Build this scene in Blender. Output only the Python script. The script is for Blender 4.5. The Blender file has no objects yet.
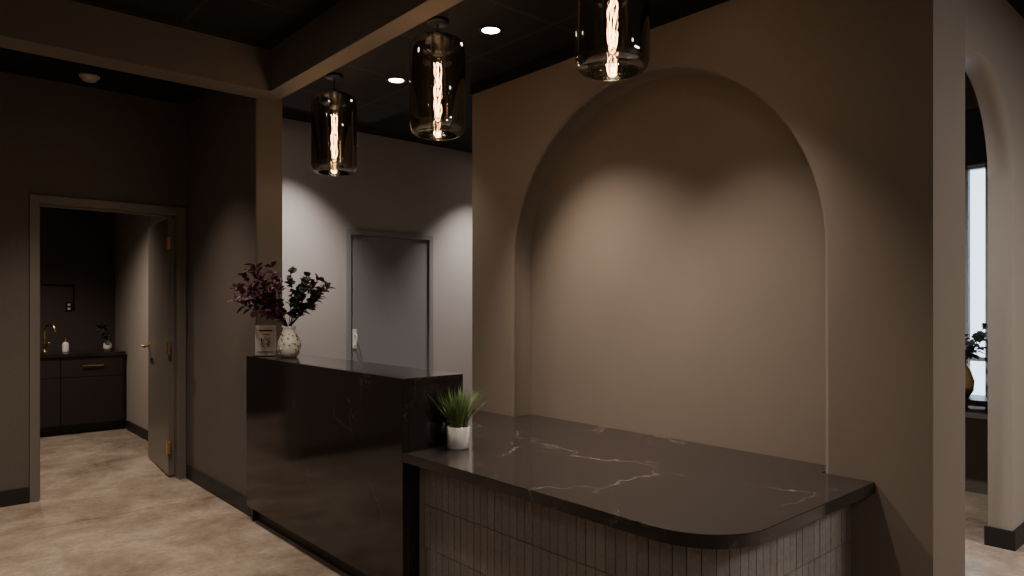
import bpy, bmesh, math, random
from mathutils import Vector, Matrix
random.seed(7)
S=bpy.context.scene
D=bpy.data
pi=math.pi

# ------------------------------------------------------------ materials
def mat(name, col, rough=0.6, metal=0.0, spec=0.5, emit=None, estr=0, noise=0, nscale=8, bump=0, bscale=200):
    m=D.materials.new(name); m.use_nodes=True
    nt=m.node_tree; b=nt.nodes['Principled BSDF']
    b.inputs['Base Color'].default_value=(*col,1)
    b.inputs['Roughness'].default_value=rough
    b.inputs['Metallic'].default_value=metal
    b.inputs['Specular IOR Level'].default_value=spec
    if emit:
        b.inputs['Emission Color'].default_value=(*emit,1); b.inputs['Emission Strength'].default_value=estr
    tc=nt.nodes.new('ShaderNodeTexCoord')
    n=nt.nodes.new('ShaderNodeTexNoise'); n.inputs['Scale'].default_value=nscale; n.inputs['Detail'].default_value=6
    nt.links.new(tc.outputs['Object'],n.inputs['Vector'])
    mx=nt.nodes.new('ShaderNodeMixRGB')
    k=noise
    mx.inputs[1].default_value=(*[c*(1-k) for c in col],1); mx.inputs[2].default_value=(*[min(1,c*(1+k)) for c in col],1)
    nt.links.new(n.outputs['Fac'],mx.inputs[0]); nt.links.new(mx.outputs[0],b.inputs['Base Color'])
    if bump:
        n2=nt.nodes.new('ShaderNodeTexNoise'); n2.inputs['Scale'].default_value=bscale
        nt.links.new(tc.outputs['Object'],n2.inputs['Vector'])
        bp=nt.nodes.new('ShaderNodeBump'); bp.inputs['Strength'].default_value=bump; bp.inputs['Distance'].default_value=0.002
        nt.links.new(n2.outputs['Fac'],bp.inputs['Height']); nt.links.new(bp.outputs[0],b.inputs['Normal'])
    return m

M_taupe=mat('paint_taupe',(0.150,0.121,0.098),0.75,spec=.3,noise=.05,nscale=3,bump=.15)
M_dark=mat('paint_dark_taupe',(0.110,0.091,0.078),0.75,spec=.3,noise=.12,nscale=40,bump=.3,bscale=90)
M_beam=mat('paint_beam',(0.155,0.134,0.115),0.7,spec=.3,noise=.05,nscale=4)
M_arch=mat('paint_archway',(0.30,0.262,0.23),0.7,spec=.3,noise=.04,nscale=4)
M_grey=mat('paint_grey',(0.38,0.352,0.34),0.75,spec=.3,noise=.04,nscale=3)
M_door=mat('door_grey',(0.21,0.21,0.22),0.5,noise=.03)
M_doorframe=mat('door_frame_grey',(0.24,0.23,0.23),0.5,noise=.03)
M_doorb=mat('door_bronze',(0.15,0.13,0.108),0.35,noise=.05)
M_base=mat('baseboard_black',(0.009,0.009,0.010),0.5)
M_black=mat('black_paint',(0.006,0.006,0.006),0.8,spec=.2)
M_cab=mat('cabinet_dark',(0.015,0.011,0.013),0.45)
M_gold=mat('brass',(0.75,0.52,0.25),0.28,metal=1)
M_white=mat('white_ceramic',(0.75,0.72,0.68),0.35,noise=.04)
M_winfr=mat('window_frame',(0.4,0.43,0.48),0.5)
M_shade=mat('roller_shade',(0.03,0.035,0.05),0.8)
M_blackm=mat('black_metal',(0.01,0.01,0.01),0.35,metal=.6)
M_leafp=mat('leaf_purple',(0.095,0.028,0.050),0.5,noise=.5,nscale=15)
M_leafg=mat('leaf_green',(0.045,0.060,0.040),0.5,noise=.5,nscale=15)
M_stem=mat('stem',(0.04,0.022,0.018),0.7)
M_grass=mat('grass',(0.085,0.13,0.035),0.5,noise=.5,nscale=30)
M_soil=mat('soil',(0.02,0.015,0.01),0.9)
M_plate=mat('white_plastic',(0.7,0.7,0.7),0.4)
M_emit=mat('lamp_lens',(1,1,1),0.5,emit=(1,.85,.68),estr=25)
M_fil=mat('filament',(1,.6,.3),0.5,emit=(1,.58,.24),estr=70)

def ceilmat():
    m=mat('ceiling_black_tile',(0.008,0.008,0.008),0.75,spec=.3)
    nt=m.node_tree; b=nt.nodes['Principled BSDF']
    tc=nt.nodes.new('ShaderNodeTexCoord'); br=nt.nodes.new('ShaderNodeTexBrick')
    br.offset=0; br.inputs['Scale'].default_value=1; br.inputs['Brick Width'].default_value=.61; br.inputs['Row Height'].default_value=.61
    br.inputs['Mortar Size'].default_value=.012; br.inputs['Mortar Smooth'].default_value=0
    br.inputs['Color1'].default_value=(.006,.006,.006,1); br.inputs['Color2'].default_value=(.008,.008,.008,1); br.inputs['Mortar'].default_value=(.022,.021,.019,1)
    nt.links.new(tc.outputs['Object'],br.inputs['Vector']); nt.links.new(br.outputs['Color'],b.inputs['Base Color'])
    return m
M_ceil=ceilmat()

def floormat():
    m=D.materials.new('polished_concrete'); m.use_nodes=True; nt=m.node_tree; b=nt.nodes['Principled BSDF']
    tc=nt.nodes.new('ShaderNodeTexCoord')
    n=nt.nodes.new('ShaderNodeTexNoise'); n.inputs['Scale'].default_value=1.9; n.inputs['Detail'].default_value=14; n.inputs['Roughness'].default_value=.72; n.inputs['Distortion'].default_value=.3
    n2=nt.nodes.new('ShaderNodeTexNoise'); n2.inputs['Scale'].default_value=26; n2.inputs['Detail'].default_value=10; n2.inputs['Roughness'].default_value=.8
    for x in (n,n2): nt.links.new(tc.outputs['Object'],x.inputs['Vector'])
    r=nt.nodes.new('ShaderNodeValToRGB'); e=r.color_ramp
    e.elements[0].position=.35; e.elements[0].color=(.200,.150,.115,1)
    e.elements[1].position=.65; e.elements[1].color=(.46,.38,.305,1)
    x=e.elements.new(.5); x.color=(.315,.248,.193,1)
    nt.links.new(n.outputs['Fac'],r.inputs[0])
    mx=nt.nodes.new('ShaderNodeMixRGB'); mx.blend_type='OVERLAY'; mx.inputs[0].default_value=.5
    nt.links.new(r.outputs[0],mx.inputs[1]); nt.links.new(n2.outputs['Fac'],mx.inputs[2])
    br=nt.nodes.new('ShaderNodeTexBrick'); br.offset=0; br.inputs['Scale'].default_value=1; br.inputs['Brick Width'].default_value=2.6; br.inputs['Row Height'].default_value=2.6
    br.inputs['Mortar Size'].default_value=.005; br.inputs['Color1'].default_value=(1,1,1,1); br.inputs['Color2'].default_value=(1,1,1,1); br.inputs['Mortar'].default_value=(.5,.47,.45,1)
    nt.links.new(tc.outputs['Object'],br.inputs['Vector'])
    m2=nt.nodes.new('ShaderNodeMixRGB'); m2.blend_type='MULTIPLY'; m2.inputs[0].default_value=.7
    nt.links.new(mx.outputs[0],m2.inputs[1]); nt.links.new(br.outputs['Color'],m2.inputs[2])
    nt.links.new(m2.outputs[0],b.inputs['Base Color'])
    mr=nt.nodes.new('ShaderNodeMapRange'); mr.inputs[3].default_value=.12; mr.inputs[4].default_value=.32
    nt.links.new(n2.outputs['Fac'],mr.inputs[0]); nt.links.new(mr.outputs[0],b.inputs['Roughness'])
    return m
M_floor=floormat()

def stonemat(name,veincol):
    m=D.materials.new(name); m.use_nodes=True; nt=m.node_tree; b=nt.nodes['Principled BSDF']
    tc=nt.nodes.new('ShaderNodeTexCoord')
    n=nt.nodes.new('ShaderNodeTexNoise'); n.inputs['Scale'].default_value=2.0; n.inputs['Detail'].default_value=7; n.inputs['Roughness'].default_value=.6
    mp=nt.nodes.new('ShaderNodeMixRGB'); mp.inputs[0].default_value=.35
    nt.links.new(tc.outputs['Object'],n.inputs['Vector'])
    nt.links.new(tc.outputs['Object'],mp.inputs[1]); nt.links.new(n.outputs['Color'],mp.inputs[2])
    def veins(scale,width,lo,hi,ns):
        v=nt.nodes.new('ShaderNodeTexVoronoi'); v.feature='DISTANCE_TO_EDGE'; v.inputs['Scale'].default_value=scale
        nt.links.new(mp.outputs[0],v.inputs['Vector'])
        r=nt.nodes.new('ShaderNodeValToRGB'); r.color_ramp.elements[0].position=0; r.color_ramp.elements[0].color=(1,1,1,1); r.color_ramp.elements[1].position=width; r.color_ramp.elements[1].color=(0,0,0,1)
        nt.links.new(v.outputs['Distance'],r.inputs[0])
        n2=nt.nodes.new('ShaderNodeTexNoise'); n2.inputs['Scale'].default_value=ns; n2.inputs['Detail'].default_value=3
        nt.links.new(tc.outputs['Object'],n2.inputs['Vector'])
        r2=nt.nodes.new('ShaderNodeValToRGB'); r2.color_ramp.elements[0].position=lo; r2.color_ramp.elements[1].position=hi
        nt.links.new(n2.outputs['Fac'],r2.inputs[0])
        mu=nt.nodes.new('ShaderNodeMath'); mu.operation='MULTIPLY'
        nt.links.new(r.outputs[0],mu.inputs[0]); nt.links.new(r2.outputs[0],mu.inputs[1]); return mu
    a=veins(2.3,.0055,.46,.72,3.1); c=veins(5.0,.005,.5,.8,4.2)
    c2=nt.nodes.new('ShaderNodeMath'); c2.operation='MULTIPLY'; c2.inputs[1].default_value=.35; nt.links.new(c.outputs[0],c2.inputs[0])
    ad=nt.nodes.new('ShaderNodeMath'); ad.operation='MAXIMUM'; nt.links.new(a.outputs[0],ad.inputs[0]); nt.links.new(c2.outputs[0],ad.inputs[1])
    mx=nt.nodes.new('ShaderNodeMixRGB'); mx.inputs[1].default_value=(.017,.0135,.013,1); mx.inputs[2].default_value=(*veincol,1)
    nt.links.new(ad.outputs[0],mx.inputs[0]); nt.links.new(mx.outputs[0],b.inputs['Base Color'])
    b.inputs['Roughness'].default_value=.10
    return m
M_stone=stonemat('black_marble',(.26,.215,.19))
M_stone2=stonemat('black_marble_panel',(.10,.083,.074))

def tilemat():
    m=D.materials.new('tile_taupe'); m.use_nodes=True; nt=m.node_tree; b=nt.nodes['Principled BSDF']
    g=nt.nodes.new('ShaderNodeNewGeometry'); r=nt.nodes.new('ShaderNodeValToRGB')
    r.color_ramp.elements[0].color=(.165,.146,.132,1); r.color_ramp.elements[1].color=(.20,.178,.16,1)
    nt.links.new(g.outputs['Random Per Island'],r.inputs[0])
    tc=nt.nodes.new('ShaderNodeTexCoord'); n=nt.nodes.new('ShaderNodeTexNoise'); n.inputs['Scale'].default_value=60; n.inputs['Detail'].default_value=5
    nt.links.new(tc.outputs['Object'],n.inputs['Vector'])
    mx=nt.nodes.new('ShaderNodeMixRGB'); mx.blend_type='OVERLAY'; mx.inputs[0].default_value=.35
    nt.links.new(r.outputs[0],mx.inputs[1]); nt.links.new(n.outputs['Fac'],mx.inputs[2]); nt.links.new(mx.outputs[0],b.inputs['Base Color'])
    b.inputs['Roughness'].default_value=.5
    return m
M_tile=tilemat()
M_grout=mat('grout',(0.045,0.038,0.033),0.9)

def smokeglass(name,tint,rough=.02,ior=1.5):
    m=D.materials.new(name); m.use_nodes=True; nt=m.node_tree
    for n in list(nt.nodes): nt.nodes.remove(n)
    o=nt.nodes.new('ShaderNodeOutputMaterial'); t=nt.nodes.new('ShaderNodeBsdfTransparent'); g=nt.nodes.new('ShaderNodeBsdfGlossy')
    t.inputs[0].default_value=(*tint,1); g.inputs['Roughness'].default_value=rough
    f=nt.nodes.new('ShaderNodeFresnel'); f.inputs[0].default_value=ior
    mx=nt.nodes.new('ShaderNodeMixShader')
    nt.links.new(f.outputs[0],mx.inputs[0]); nt.links.new(t.outputs[0],mx.inputs[1]); nt.links.new(g.outputs[0],mx.inputs[2]); nt.links.new(mx.outputs[0],o.inputs[0])
    return m
M_smoke=smokeglass('smoked_glass',(.60,.55,.51),rough=.04,ior=2.8)
M_clear=smokeglass('clear_glass',(.95,.93,.9))
M_winglass=smokeglass('window_glass',(.93,.97,1.0))

# ------------------------------------------------------------ mesh helpers
def new_obj(name,bm,mats,parent=None,smooth=False,loc=(0,0,0),rot=None):
    me=D.meshes.new(name); bm.normal_update(); bm.to_mesh(me); bm.free()
    if not isinstance(mats,(list,tuple)): mats=[mats]
    for m in mats: me.materials.append(m)
    if smooth:
        for p in me.polygons: p.use_smooth=True
    o=D.objects.new(name,me); S.collection.objects.link(o); o.location=loc
    if rot: o.rotation_euler=rot
    if parent: o.parent=parent
    return o
def empty(name,loc=(0,0,0),rot=(0,0,0)):
    o=D.objects.new(name,None); S.collection.objects.link(o); o.location=loc; o.rotation_euler=rot; return o
def addbox(bm,a,b,mi=0):
    vs=[bm.verts.new((x,y,z)) for x in (a[0],b[0]) for y in (a[1],b[1]) for z in (a[2],b[2])]
    fs=[(0,1,3,2),(4,6,7,5),(0,4,5,1),(2,3,7,6),(0,2,6,4),(1,5,7,3)]
    out=[]
    for f in fs:
        F=bm.faces.new([vs[i] for i in f]); F.material_index=mi; out.append(F)
    return vs,out
def box(name,a,b,m,parent=None,bevel=0):
    bm=bmesh.new(); addbox(bm,a,b)
    bmesh.ops.recalc_face_normals(bm,faces=bm.faces[:])
    if bevel: bmesh.ops.bevel(bm,geom=bm.edges[:],offset=bevel,segments=2,affect='EDGES')
    return new_obj(name,bm,m,parent)
def boxes(name,lst,m,parent=None,bevel=0):
    bm=bmesh.new()
    for t in lst: addbox(bm,t[0],t[1],t[2] if len(t)>2 else 0)
    bmesh.ops.recalc_face_normals(bm,faces=bm.faces[:])
    if bevel: bmesh.ops.bevel(bm,geom=bm.edges[:],offset=bevel,segments=1,affect='EDGES')
    return new_obj(name,bm,m,parent)
def lathe(name,prof,m,parent=None,loc=(0,0,0),seg=40,smooth=True):
    bm=bmesh.new(); rings=[]
    for r,z in prof:
        if r<1e-5: rings.append([bm.verts.new((0,0,z))])
        else: rings.append([bm.verts.new((r*math.cos(2*pi*i/seg),r*math.sin(2*pi*i/seg),z)) for i in range(seg)])
    for A,B in zip(rings,rings[1:]):
        for i in range(seg):
            j=(i+1)%seg
            a0=A[0] if len(A)==1 else A[i]; a1=A[0] if len(A)==1 else A[j]
            b0=B[0] if len(B)==1 else B[i]; b1=B[0] if len(B)==1 else B[j]
            vs=[]
            for v in (a0,a1,b1,b0):
                if v not in vs: vs.append(v)
            if len(vs)>2: bm.faces.new(vs)
    bmesh.ops.recalc_face_normals(bm,faces=bm.faces[:])
    return new_obj(name,bm,m,parent,smooth,loc)
def addtube(bm,pts,r0,r1=None,seg=8,mi=0):
    r1=r0 if r1 is None else r1
    pts=[Vector(p) for p in pts]; rings=[]
    for k,p in enumerate(pts):
        t=(pts[min(k+1,len(pts)-1)]-pts[max(k-1,0)]).normalized()
        u=t.cross(Vector((0,0,1)))
        if u.length<.05: u=t.cross(Vector((1,0,0)))
        u.normalize(); w=t.cross(u)
        r=r0+(r1-r0)*k/(len(pts)-1)
        rings.append([bm.verts.new(p+u*r*math.cos(2*pi*i/seg)+w*r*math.sin(2*pi*i/seg)) for i in range(seg)])
    for A,B in zip(rings,rings[1:]):
        for i in range(seg):
            f=bm.faces.new((A[i],A[(i+1)%seg],B[(i+1)%seg],B[i])); f.material_index=mi; f.smooth=True
    for R in (rings[0],rings[-1]):
        f=bm.faces.new(R); f.material_index=mi
def tube(name,pts,r,m,parent=None,r1=None,seg=10):
    bm=bmesh.new(); addtube(bm,pts,r,r1,seg); bmesh.ops.recalc_face_normals(bm,faces=bm.faces[:])
    return new_obj(name,bm,m,parent)
def addleaf(bm,base,dirv,L,W,mi=0,droop=.2):
    dirv=dirv.normalized(); side=dirv.cross(Vector((random.uniform(-.6,.6),random.uniform(-.6,.6),1))).normalized(); up=side.cross(dirv).normalized()
    prof=[(0,.05),(.2,.7),(.45,1),(.7,.75),(.9,.3),(1,0.02)]
    prev=None
    for t,w in prof:
        c=base+dirv*L*t-Vector((0,0,1))*droop*L*t*t
        a=bm.verts.new(c+side*W*w*.5+up*W*w*.15); m_=bm.verts.new(c); b=bm.verts.new(c-side*W*w*.5+up*W*w*.15)
        if prev:
            for q in ((prev[0],a,m_,prev[1]),(prev[1],m_,b,prev[2])):
                f=bm.faces.new(q); f.material_index=mi; f.smooth=True
        prev=(a,m_,b)

# ------------------------------------------------------------ room shell
H=1.4
XA=2.72; YC=.833; YE=3.447; XA2=3.08
box('floor',(-4,-4,-.1),(8,9.6,0),M_floor)
box('ceiling_front',(-4,-4,3.02),(1.757,5.93,3.12),M_ceil)
box('ceiling_reception',(1.875,-4,2.80),(XA,4.7,3.30),M_ceil)
box('ceiling_rear',(1.925,4.7,3.20),(5.7,6.43,3.30),M_ceil)
box('ceiling_rear_side',(XA,YE,3.20),(5.7,4.7,3.30),M_ceil)
box('ceiling_right',(XA,-4,3.10),(7.1,YE-.1,3.2),M_ceil)
box('ceiling_kitchenette',(-.6,6.05,2.75),(1.92,9.4,2.85),M_ceil)
box('trim_beam_long',(1.757,-4,2.755),(1.875,4.5,3.20),M_beam)
box('trim_beam_cross',(-4,4.30,2.755),(1.757,4.5,3.02),M_beam)
box('wall_partition',(1.757,4.5,0),(1.925,6.43,3.2),M_beam)
box('wall_west',(-4.1,-4,0),(-4,6.05,3.12),M_taupe)
box('wall_south',(-4,-4.1,0),(7.1,-4,3.3),M_taupe)
box('wall_east_front',(7.1,-4,0),(7.2,1.05,3.2),M_taupe)

boxes('wall_left',[((-4,5.93,0),(.74,6.05,3.02)),((1.675,5.93,0),(1.757,6.05,3.02)),((.74,5.93,2.13),(1.675,6.05,3.02))],M_dark)
box('wall_partition_cladding',(1.745,4.5,0),(1.757,5.93,3.02),M_dark)
box('wall_kitchenette_right',(1.92,6.43,0),(2.0,9.4,2.85),M_arch)
box('wall_kitchenette_back',(-.6,9.3,0),(1.92,9.4,2.85),mat('kitchen_wall_dark',(.05,.035,.032),.6,noise=.1,nscale=5))
box('wall_kitchenette_left',(-.7,6.05,0),(-.6,9.4,2.85),M_dark)
boxes('wall_rear',[((1.925,6.43,0),(3.47,6.55,3.2)),((4.45,6.43,0),(5.7,6.55,3.2)),((3.47,6.43,2.13),(4.45,6.55,3.2))],M_grey)
box('wall_rear_backing',(3.3,6.75,0),(4.6,6.8,2.3),M_black)
box('wall_rear_right',(5.7,YE-.1,0),(5.8,6.55,3.3),M_grey)
box('wall_rear_near',(XA2,YE-.1,0),(5.7,YE,3.3),M_grey)

def arch_wall(name,axis,p0,p1,s0,s1,c,R,zs,ztop,m,back=None,N=40,chamfer=0):
    bm=bmesh.new()
    def V(p,s,z): return bm.verts.new((p,s,z) if axis=='x' else (s,p,z))
    def quad(*v,sm=False):
        f=bm.faces.new([V(*q) for q in v]); f.smooth=sm
    sg=1 if p1>p0 else -1
    def arcR(R): return [(c-R*math.cos(pi*i/N),zs+R*math.sin(pi*i/N)) for i in range(N+1)]
    Rf=R+chamfer
    arc=arcR(Rf)
    for p in ([p0,p1] if back is None else [p0]):
        quad((p,s0,0),(p,c-Rf,0),(p,c-Rf,ztop),(p,s0,ztop))
        quad((p,c+Rf,0),(p,s1,0),(p,s1,ztop),(p,c+Rf,ztop))
        for (a,za),(b,zb) in zip(arc,arc[1:]):
            quad((p,a,za),(p,b,zb),(p,b,ztop),(p,a,ztop))
    pb=p1 if back is None else back
    steps=[(Rf,p0)]
    if chamfer:
        for k in range(1,5):
            t=k/4*pi/2; steps.append((R+chamfer*(1-math.sin(t)),p0+sg*chamfer*(1-math.cos(t))))
    steps.append((R if chamfer else Rf,pb))
    for (ra,pa),(rb,pb2) in zip(steps,steps[1:]):
        A=[(c-ra,0)]+arcR(ra)+[(c+ra,0)]; B=[(c-rb,0)]+arcR(rb)+[(c+rb,0)]
        for i in range(len(A)-1):
            quad((pa,A[i][0],A[i][1]),(pa,A[i+1][0],A[i+1][1]),(pb2,B[i+1][0],B[i+1][1]),(pb2,B[i][0],B[i][1]),sm=True)
    if back is not None:
        arc=arcR(R)
        quad((back,c-R,0),(back,c+R,0),(back,c+R,zs),(back,c-R,zs))
        for (a,za),(b,zb) in zip(arc,arc[1:]):
            quad((back,a,zs),(back,b,zs),(back,b,zb),(back,a,za))
        quad((p1,s0,0),(p1,s1,0),(p1,s1,ztop),(p1,s0,ztop))
    quad((p0,s0,0),(p1,s0,0),(p1,s0,ztop),(p0,s0,ztop))
    quad((p0,s1,0),(p1,s1,0),(p1,s1,ztop),(p0,s1,ztop))
    quad((p0,s0,ztop),(p1,s0,ztop),(p1,s1,ztop),(p0,s1,ztop))
    bmesh.ops.remove_doubles(bm,verts=bm.verts[:],dist=1e-5)
    bmesh.ops.recalc_face_normals(bm,faces=bm.faces[:])
    return new_obj(name,bm,m)
arch_wall('wall_arched_niche','x',XA,XA2,YC,YE,2.135,.92,1.62,3.1,M_taupe,back=2.86,N=64,chamfer=.015)
box('trim_fascia',(XA-.012,YC,2.735),(XA,YE,2.80),M_black)
arch_wall('wall_right_archway','y',1.05,1.17,XA2,7.1,4.18,.57,2.12,3.1,M_arch)

boxes('baseboard_left',[((-4,5.915,0),(.68,5.93,.11))],M_base)
box('baseboard_partition',(1.73,4.55,0),(1.745,5.9,.11),M_base)
boxes('baseboard_right',[((4.75,1.035,0),(7.1,1.05,.11)),((4.738,1.035,0),(4.75,1.185,.11)),((XA2,1.035,0),(3.61,1.05,.11)),((XA-.012,YC-.012,0),(XA2+.012,YC,.11)),((XA2,YC,0),(XA2+.012,1.035,.11))],M_base)
box('baseboard_rear',(1.925,6.415,0),(3.4,6.43,.11),M_base)
box('baseboard_kitchenette',(1.905,6.5,0),(1.92,8.68,.1),M_base)

WX=6.0
boxes('wall_window',[((WX,1.17,0),(WX+.12,3.35,.60)),((WX,1.17,2.87),(WX+.12,3.35,3.1)),((WX,1.17,.6),(WX+.12,1.45,2.87)),((WX,3.0,.6),(WX+.12,3.35,2.87))],M_dark)
w=empty('window_1',(WX+.05,2.2,1.7))
boxes('window_frame',[((-.03,-.75,-1.1),(.03,-.70,1.17)),((-.03,.75,-1.1),(.03,.8,1.17)),((-.03,-.75,-1.1),(.03,.8,-1.05)),((-.03,-.75,.72),(.03,.8,.77)),((-.03,-.59,-1.1),(.03,-.55,1.17)),((-.03,-.0,-1.1),(.03,.05,1.17)),((-.03,-.75,-.72),(.03,.8,-.69)),((-.08,-.75,-1.14),(-.0,.8,-1.1))],M_winfr,w)
box('window_glass',(-.004,-.72,-1.07),(.004,.77,1.15),M_winglass,w)
box('roller_shade',(-.045,-.75,.75),(-.032,.8,1.17),M_shade,w)
box('wall_room_back',(XA2,3.35-.02,0),(WX+.12,3.347,3.1),M_taupe)

# ------------------------------------------------------------ doors
def doorframe(name,x0,x1,y,ztop,m,parent,w=.055,dep=.14,proud=.015):
    return boxes(name,[((x0-w,y-proud,0),(x0,y+dep,ztop+w)),((x1,y-proud,0),(x1+w,y+dep,ztop+w)),((x0,y-proud,ztop),(x1,y+dep,ztop+w))],m,parent)
d1=empty('door_1',(0,0,0))
doorframe('door_frame',.742,1.673,5.93,2.128,M_doorb,d1)
boxes('door_stop',[((.742,5.99,0),(.757,6.02,2.128)),((.757,5.99,2.113),(1.66,6.02,2.128))],M_doorb,d1)
dl=empty('door_swing',(1.672,6.03,0),(0,0,math.radians(-4.5))); dl.parent=d1
box('door_leaf',(-.044,0,.012),(0,.90,2.105),M_doorb,dl,bevel=.002)
boxes('hinges',[((-.060,-.035,z),(-.035,.01,z+.10)) for z in (.2,1.0,1.85)],M_gold,dl,bevel=.003)
def lever(parent,x,y,z,sx,direction=1,m=M_gold):
    bm=bmesh.new()
    addtube(bm,[(x,y,z),(x+sx*.012,y,z)],.030,seg=20)
    addtube(bm,[(x,y,z),(x+sx*.06,y,z)],.011)
    addtube(bm,[(x+sx*.06,y-.01*direction,z),(x+sx*.06,y+.13*direction,z)],.011)
    new_obj('lever_handle',bm,m,parent)
lever(dl,-.044,.83,1.03,-1,-1)
d2=empty('door_2',(0,0,0))
doorframe('door_frame',3.472,4.448,6.43,2.128,M_doorframe,d2,w=.05,dep=.10,proud=.02)
box('door_leaf',(3.478,6.432,.01),(4.442,6.475,2.122),M_door,d2,bevel=.002)
box('latch_plate',(3.50,6.424,.95),(3.545,6.432,1.15),M_plate,d2,bevel=.003)
tube('pull_handle',[(3.522,6.424,.98),(3.522,6.385,.985),(3.522,6.38,1.04),(3.522,6.385,1.095),(3.522,6.424,1.10)],.006,M_plate,d2)

# ------------------------------------------------------------ reception counter + desk
rc=empty('reception_counter'); rd=empty('reception_desk')
XF=1.68; YB=2.63; YF=4.49; ZT=1.07; ZD=.74
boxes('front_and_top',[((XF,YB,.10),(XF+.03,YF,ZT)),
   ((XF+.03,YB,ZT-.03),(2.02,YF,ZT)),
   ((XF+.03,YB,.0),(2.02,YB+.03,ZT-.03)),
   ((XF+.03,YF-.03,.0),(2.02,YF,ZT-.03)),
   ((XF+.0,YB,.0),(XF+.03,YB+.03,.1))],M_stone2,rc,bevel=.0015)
boxes('toe_kick',[((XF+.06,YB+.03,0),(XF+.075,YF-.03,.10))],M_base,rc)
box('counter_carcass',(XF+.08,YB+.04,.0),(2.0,YF-.04,ZT-.035),M_cab,rc)
def rounded_path(x0,x1,y0,y1,R,N=20):
    pts=[(x0,y1)]
    for i in range(N+1):
        a=pi+ (pi/2)*i/N
        pts.append((x0+R+R*math.cos(a),y0+R+R*math.sin(a)))
    pts.append((x1,y0))
    return pts
def extrude_poly(name,poly,z0,z1,m,parent,bevel=0):
    bm=bmesh.new(); vs=[bm.verts.new((x,y,z0)) for x,y in poly]; f=bm.faces.new(vs)
    r=bmesh.ops.extrude_face_region(bm,geom=[f]); bmesh.ops.translate(bm,verts=[v for v in r['geom'] if isinstance(v,bmesh.types.BMVert)],vec=(0,0,z1-z0))
    bmesh.ops.recalc_face_normals(bm,faces=bm.faces[:])
    if bevel:
        es=[e for e in bm.edges if abs(e.verts[0].co.z-e.verts[1].co.z)<1e-6]
        bmesh.ops.bevel(bm,geom=es,offset=bevel,segments=2,affect='EDGES')
    return new_obj(name,bm,m,parent)
Y0=1.025
sl=rounded_path(XF,XA-.002,Y0,YB-.002,.24)
sl+= [(XA-.002,1.225),(2.856,1.225),(2.856,3.045),(XA-.002,3.045),(XA-.002,3.42),(2.03,3.42),(2.03,YB-.002)]
extrude_poly('desk_top',sl,ZD-.042,ZD,M_stone,rd,.002)
IN=.085
bp=rounded_path(XF+IN+.012,XA-.004,Y0+IN+.012,YB-.004,.17,24)
extrude_poly('desk_base',bp+[(XA-.004,1.6),(2.1,1.6),(2.1,YB-.004)],0,ZD-.043,M_grout,rd)
fp=rounded_path(XF+IN,XA-.004,Y0+IN,YB-.004,.182,48)
def resample(path,step):
    acc=[0]
    for a,b in zip(path,path[1:]): acc.append(acc[-1]+math.dist(a,b))
    n=int(acc[-1]/step); st=acc[-1]/n
    def at(s):
        for i in range(len(path)-1):
            if s<=acc[i+1]+1e-9:
                t=(s-acc[i])/(acc[i+1]-acc[i]); return Vector((path[i][0]+(path[i+1][0]-path[i][0])*t,path[i][1]+(path[i+1][1]-path[i][1])*t,0))
        return Vector((*path[-1],0))
    return [at(i*st) for i in range(n+1)]
pp=resample(fp,.044)
bm=bmesh.new(); g=.0015
rh=.192; z=ZD-.044
rowz=[]
while z>0.01:
    rowz.append((max(0,z-rh)+g,z-g)); z-=rh
cen=Vector((2.3,2.0,0))
for a,b in zip(pp,pp[1:]):
    t=(b-a).normalized(); n=Vector((t.y,-t.x,0)); mid=(a+b)/2
    if n.dot(cen-mid)<0: n=-n
    a2=a+t*g; b2=b-t*g
    for z0,z1 in rowz:
        o=random.uniform(0,.0012)
        vs=[]
        for q in (a2+n*o,b2+n*o,b2+n*.013,a2+n*.013):
            vs.append((bm.verts.new((q.x,q.y,z0)),bm.verts.new((q.x,q.y,z1))))
        for i in range(4):
            j=(i+1)%4; bm.faces.new((vs[i][0],vs[j][0],vs[j][1],vs[i][1]))
        bm.faces.new([v[1] for v in vs]); bm.faces.new([v[0] for v in vs])
bmesh.ops.recalc_face_normals(bm,faces=bm.faces[:])
new_obj('desk_tiles',bm,M_tile,rd)

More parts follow.
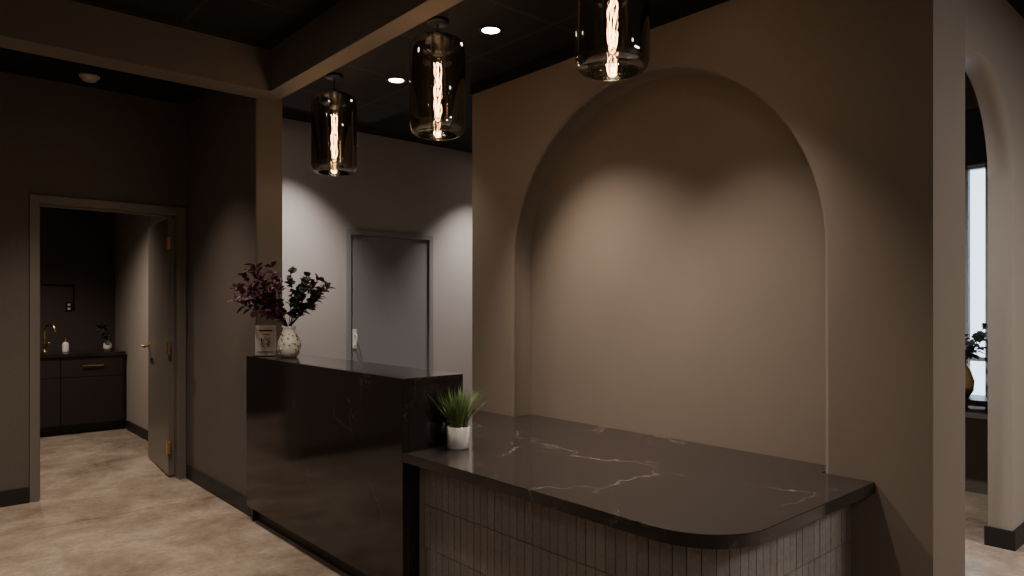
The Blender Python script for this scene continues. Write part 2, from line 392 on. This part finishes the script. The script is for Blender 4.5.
# ------------------------------------------------------------ pendants
def pendant(x,y,zb,r=.137,h=.485):
    e=empty('pendant_lamp',(x,y,zb))
    prof=[(r*.70,0.0),(r*.84,.004),(r*.94,.016),(r*.99,.038),(r,.065),(r,h-.085),(r*.97,h-.052),(r*.88,h-.026),(r*.70,h-.011),(r*.35,h-.004),(.03,h)]
    lathe('glass_shade',prof,M_smoke,e,seg=48)
    lathe('rim',[(r*.68,-.002),(r*.715,-.003),(r*.715,.004),(r*.68,.004),(r*.68,-.002)],M_clear,e,seg=48)
    lathe('socket_cap',[(0,h+.02),(.028,h+.02),(.034,h+.01),(.034,h-.075),(.026,h-.09),(0,h-.09)],M_blackm,e,seg=24)
    lathe('bulb',[(.016,h-.09),(.019,h-.11),(.030,h-.13),(.030,h-.38),(.025,h-.405),(.010,h-.42),(0,h-.423)],M_clear,e,seg=24)
    bm=bmesh.new()
    zt=h-.13; zl=h-.395
    for k in range(5):
        a=2*pi*k/5; pts=[]
        for i in range(17):
            t=i/16; aa=a+1.1*math.sin(t*pi*2.5)*(1 if k%2 else -1); rr=.012+.008*math.sin(t*pi*3+k)
            pts.append((rr*math.cos(aa),rr*math.sin(aa),zt+(zl-zt)*t))
        addtube(bm,pts,.0009,seg=5)
    new_obj('filament',bm,M_fil,e)
    tube('glass_stem',[(0,0,h-.09),(0,0,h-.36)],.004,M_clear,e)
    top=2.80-zb
    tube('cord',[(0,0,h+.015),(0,0,top)],.004,M_blackm,e)
    lathe('canopy',[(0,top-.001),(.055,top-.001),(.055,top-.012),(.048,top-.018),(0,top-.018)],M_blackm,e,seg=32)
    l=D.lights.new('pendant_light','POINT'); l.energy=3; l.color=(1,.75,.5); l.shadow_soft_size=.03
    lo=D.objects.new('pendant_light',l); S.collection.objects.link(lo); lo.parent=e; lo.location=(0,0,-.01)
for y,zb in ((1.952,2.205),(1.4055,2.235),(.8436,2.265)):
    pendant(1.98,1.98*y,zb)

# ------------------------------------------------------------ downlights and added fill lights
def downlight(x,y,z,power,size=95,blend=.6,col=(1,.85,.70),soft=.04,aim=None,name='recessed_downlight'):
    e=empty(name,(x,y,z))
    lathe('trim_ring',[(.062,0),(.062,-.004),(.048,-.006),(.044,0),(.044,-.001)],M_blackm,e,seg=28)
    lathe('lens',[(0,-.002),(.044,-.002)],M_emit,e,seg=28)
    l=D.lights.new('spot','SPOT'); l.energy=power; l.color=col; l.spot_size=math.radians(size); l.spot_blend=blend; l.shadow_soft_size=soft
    lo=D.objects.new('spot',l); S.collection.objects.link(lo); lo.parent=e; lo.location=(0,0,-.02)
    if aim: lo.rotation_euler=Vector(aim).to_track_quat('-Z','Y').to_euler()
    return e
downlight(2.25,2.70,2.80,310,size=86,blend=.9,aim=(.02,-.24,-1))
downlight(2.31,3.69,2.80,50,size=90,blend=1)
downlight(2.27,1.60,2.80,170,size=78,blend=.9,aim=(.02,-.02,-1))
downlight(2.27,.20,2.80,6,blend=1)
downlight(2.75,5.88,3.20,310,size=92,blend=1,col=(1,.90,.82))
downlight(5.05,5.88,3.20,310,size=88,blend=1,col=(1,.90,.82))
C=(1,.84,.69)
downlight(1.1,3.2,3.02,120,size=115,blend=1,col=C)
downlight(.9,4.9,3.02,185,size=92,blend=1,col=C)
downlight(-.6,4.7,3.02,150,size=95,blend=1,col=C)
downlight(.9,7.5,2.75,220,size=130,blend=1,col=C)
downlight(-.6,2.0,3.02,60,size=120,blend=1,col=C)
downlight(3.9,2.3,3.10,290,size=150,blend=1,col=(1,.93,.86))  # added fill in the right room, brightens the archway jamb; no known fixture
downlight(4.2,-.3,3.10,110,size=140,blend=1,col=(1,.9,.8))
def fill_panel(x,y,z,sx,sy,p,col):  # added area fill with an invented housing, kept out of view
    e=empty('added_fill_panel',(x,y,z))
    box('fill_housing',(-sx/2,-sy/2,-.02),(sx/2,sy/2,0),M_white,e)
    l=D.lights.new('fill_light','AREA'); l.shape='RECTANGLE'; l.size=sx; l.size_y=sy; l.energy=p; l.color=col
    lo=D.objects.new('fill_light',l); S.collection.objects.link(lo); lo.parent=e; lo.location=(0,0,-.03)
fill_panel(-1.2,-1.5,3.02,1.2,1.2,30,(1,.91,.82))  # unseen soft fill behind the camera, added to lift the room
fill_panel(3.9,-2.0,3.10,1.2,1.2,140,(1,.94,.88))  # unseen fill front right, added to brighten wall end and desk tiles

# ------------------------------------------------------------ plants and small objects
va=empty('flower_vase',(1.84,4.20,ZT))
prof=[(0.0,.0),(.045,0),(.062,.02),(.070,.06),(.066,.10),(.050,.14),(.038,.165),(.040,.185),(.046,.195),(.040,.195),(.034,.17),(.0,.165)]
lathe('vase_body',prof,M_white,va,seg=32)
def vr(z):
    for (r0,z0),(r1,z1) in zip(prof[1:8],prof[2:9]):
        if z0<=z<=z1: return r0+(r1-r0)*(z-z0)/(z1-z0)
    return .04
bm=bmesh.new()
for k in range(70):
    a=random.uniform(0,2*pi); z=random.uniform(.02,.15); rr=vr(z)
    bmesh.ops.create_icosphere(bm,subdivisions=1,radius=random.uniform(.005,.009),matrix=Matrix.Translation((rr*math.cos(a),rr*math.sin(a),z)))
new_obj('vase_beads',bm,M_gold,va,True)
R_=Vector((.748,-.664,0)); F_=Vector((.664,.748,0))
bm=bmesh.new()
def branch(bm,start,d,L,mi,n=9,leafL=.075,leafW=.034,k0=2,nl=5,zmin=-1):
    pts=[Vector(start)]; d=Vector(d).normalized()
    for k in range(n):
        d=(d+Vector((random.uniform(-.14,.14),random.uniform(-.14,.14),random.uniform(-.12,.06)))).normalized()
        pts.append(pts[-1]+d*L/n)
    addtube(bm,pts,.0028,.001,seg=5,mi=2)
    for k in range(k0,len(pts)):
        for s in range(nl):
            t=(pts[k]-pts[k-1]).normalized()
            o=Vector((random.uniform(-1,1),random.uniform(-1,1),random.uniform(-.6,1)))
            o=(o-t*o.dot(t)).normalized()
            p=pts[k-1].lerp(pts[k],random.random()); dd=(t*.7+o)
            if (p+dd.normalized()*leafL*1.2).z<zmin or p.z<zmin: continue
            addleaf(bm,p,dd,leafL*random.uniform(.55,1.05),leafW*random.uniform(.7,1.1),mi)
for k in range(13):
    b=-R_*random.uniform(.45,1.25)+Vector((0,0,random.uniform(.8,1.8)))+F_*random.uniform(-.4,.3)
    branch(bm,(0,0,.18),b,random.uniform(.32,.46),0,k0=3,zmin=.23)
for k in range(6):
    b=R_*random.uniform(.1,.8)+Vector((0,0,random.uniform(.9,1.6)))+F_*random.uniform(-.6,.1)
    branch(bm,(0,0,.18),b,random.uniform(.32,.46),1,k0=3,leafL=.06,leafW=.045,zmin=.22)
for k in range(2):
    b=R_*random.uniform(.8,1.3)+Vector((0,0,1.2))+F_*random.uniform(-.4,.1)
    branch(bm,(0,0,.18),b,.38,0,k0=4,zmin=.22)
new_obj('branches',bm,[M_leafp,M_leafg,M_stem],va)
def qrmat():
    m=D.materials.new('sign_print'); m.use_nodes=True; nt=m.node_tree; b=nt.nodes['Principled BSDF']
    tc=nt.nodes.new('ShaderNodeTexCoord'); mp=nt.nodes.new('ShaderNodeVectorMath'); mp.operation='MULTIPLY'; mp.inputs[1].default_value=(12,0,12)
    nt.links.new(tc.outputs['Generated'],mp.inputs[0])
    fl=nt.nodes.new('ShaderNodeVectorMath'); fl.operation='FLOOR'; nt.links.new(mp.outputs[0],fl.inputs[0])
    wn=nt.nodes.new('ShaderNodeTexWhiteNoise'); nt.links.new(fl.outputs[0],wn.inputs[0])
    gt=nt.nodes.new('ShaderNodeMath'); gt.operation='GREATER_THAN'; gt.inputs[1].default_value=.5; nt.links.new(wn.outputs[0],gt.inputs[0])
    mx=nt.nodes.new('ShaderNodeMixRGB'); mx.inputs[1].default_value=(.08,.04,.03,1); mx.inputs[2].default_value=(.7,.6,.52,1)
    nt.links.new(gt.outputs[0],mx.inputs[0]); nt.links.new(mx.outputs[0],b.inputs['Base Color']); return m
sg=empty('countertop_sign',(1.765,4.385,ZT),(0,0,math.radians(-44)))
M_card=mat('sign_card',(.85,.74,.66),.4,noise=.05)
box('acrylic_base',(-.07,-.03,0),(.07,.03,.006),M_clear,sg)
box('card',(-.068,-.003,.006),(.068,.002,.20),M_card,sg,bevel=.001)
box('qr_code',(-.030,-.0045,.06),(.030,-.0035,.115),qrmat(),sg)
boxes('sign_text',[((-.045,-.0045,.160),(.045,-.0035,.170)),((-.03,-.0045,.138),(.03,-.0035,.142)),((-.05,-.0045,.026),(.05,-.0035,.030))],M_stem,sg)

pg=empty('potted_grass',(1.93,2.55,ZD))
lathe('pot',[(0,0),(.046,0),(.050,.004),(.054,.098),(.051,.101),(.048,.098),(.046,.08),(0,.08)],M_white,pg,seg=36)
lathe('soil',[(0,.086),(.047,.084)],M_soil,pg,seg=24)
bm=bmesh.new()
for k in range(260):
    a=random.uniform(0,2*pi); r0=.036*math.sqrt(random.random()); b=Vector((r0*math.cos(a),r0*math.sin(a),.08))
    lean=random.uniform(.05,.85)*(r0/.036+.3); L=random.uniform(.13,.22); a2=a+random.uniform(-.5,.5)
    o=Vector((math.cos(a2),math.sin(a2),0)); sd=Vector((-math.sin(a2),math.cos(a2),0)); prev=None
    for i in range(6):
        t=i/5; c=b+o*lean*L*(t**1.6)*.75+Vector((0,0,L*t*(1-.12*lean*t))); w=.0028*(1-t**2)+.0002
        cur=[c+sd*w,c-sd*w]
        for q in cur: q.y=min(q.y,.072)
        cur=[bm.verts.new(q) for q in cur]
        if prev: bm.faces.new((prev[0],prev[1],cur[1],cur[0]))
        prev=cur
new_obj('blades',bm,M_grass,pg)

# ------------------------------------------------------------ kitchenette
kc=empty('kitchenette_cabinet')
box('cabinet_body',(-.58,8.72,.10),(1.90,9.28,.84),M_cab,kc)
box('toe_kick',(-.58,8.78,0),(1.90,9.28,.10),M_base,kc)
boxes('drawer_fronts',[((x+.004,8.70,.62),(x+.596,8.72,.835)) for x in (-.52,.08,.68,1.28)]+[((x+.004,8.70,.11),(x+.596,8.72,.612)) for x in (-.52,.08,.68,1.28)],M_cab,kc,bevel=.002)
boxes('pulls',[((x+.2,8.67,.735),(x+.4,8.682,.747)) for x in (-.52,.08,.68,1.28)]+[((x+q,8.68,.735),(x+q+.01,8.70,.747)) for x in (-.52,.08,.68,1.28) for q in (.21,.38)],M_gold,kc)
box('counter_top',(-.58,8.68,.84),(1.90,9.28,.88),M_stone,kc)
fa=empty('kitchen_faucet',(1.17,8.92,.88))
tube('spout',[(0,0,0),(0,0,.22),(.005,-.01,.27),(.02,-.04,.305),(.04,-.09,.315),(.06,-.13,.30),(.07,-.15,.26),(.07,-.15,.23)],.014,M_gold,fa)
lathe('collar',[(0,0),(.028,0),(.028,.02),(.016,.03),(0,.03)],M_gold,fa)
tube('handle',[(.012,0,.09),(.06,0,.12)],.007,M_gold,fa)
sb=empty('soap_bottle',(1.36,8.92,.88))
lathe('bottle',[(0,0),(.03,0),(.032,.01),(.032,.09),(.02,.11),(.012,.115),(0,.115)],M_white,sb)
tube('pump',[(0,0,.115),(0,0,.15),(0,-.035,.148)],.005,M_gold,sb)
kv=empty('kitchen_vase',(1.77,8.95,.88))
lathe('vase',[(0,0),(.03,0),(.045,.04),(.04,.08),(.018,.11),(.02,.12),(0,.12)],M_white,kv)
bm=bmesh.new()
for k in range(6): branch(bm,(0,0,.11),(random.uniform(-.7,.2),random.uniform(-.7,.3),1),.2,0,n=5,leafL=.06,leafW=.03)
new_obj('sprigs',bm,[M_leafg,M_leafp,M_stem],kv)
bk=empty('wall_bracket',(1.3,9.3,1.5))
boxes('rail',[((-.2,-.02,.12),(.2,-.0,.135)),((.19,-.02,-.15),(.205,0,.135))],M_blackm,bk)
so=empty('wall_outlet',(1.45,9.3,1.38)); box('cover_plate',(-.035,-.008,-.055),(.035,-.001,.055),M_blackm,so,bevel=.002)
boxes('sockets',[((-.014,-.010,.01),(.014,-.0075,.036)),((-.014,-.010,-.036),(.014,-.0075,-.01))],M_plate,so)

# ------------------------------------------------------------ right room things
ct=empty('console_table',(5.72,1.62,0))
boxes('table_frame',[((-.15,-.3,.70),(.2,.5,.74))]+[((x,y,0),(x+.03,y+.03,.70)) for x in (-.15,.17) for y in (-.3,.47)],M_blackm,ct)
rv=empty('vase_with_branches',(5.7,1.56,.74))
lathe('vase',[(0,0),(.04,0),(.07,.05),(.075,.12),(.05,.2),(.025,.24),(.03,.27),(0,.26)],M_gold,rv)
bm=bmesh.new()
for k in range(9): branch(bm,(0,0,.26),(random.uniform(-.8,.8),random.uniform(-.8,.8),random.uniform(.5,1.2)),.3,k%2,n=6,leafL=.07,leafW=.04)
new_obj('branches',bm,[M_leafp,M_leafg,M_stem],rv)
sd=empty('smoke_detector',(1.0,5.62,3.02))
lathe('housing',[(0,-.001),(.065,-.001),(.065,-.012),(.060,-.020),(.048,-.022),(.044,-.038),(.03,-.044),(0,-.044)],mat('detector_plastic',(.42,.38,.34),.5),sd)

# ------------------------------------------------------------ world + camera
wd=D.worlds.new('World'); S.world=wd; wd.use_nodes=True
nt=wd.node_tree; bg=nt.nodes['Background']
bg.inputs[0].default_value=(.72,.86,1,1); bg.inputs[1].default_value=3.8

cam=D.cameras.new('Camera'); co=D.objects.new('Camera',cam); S.collection.objects.link(co)
co.location=(0,0,H); co.rotation_euler=(pi/2,0,-math.atan2(612,690))
cam.sensor_width=36; cam.lens=690/1024*36; cam.shift_y=17/1024
cam.clip_start=.02
S.camera=co
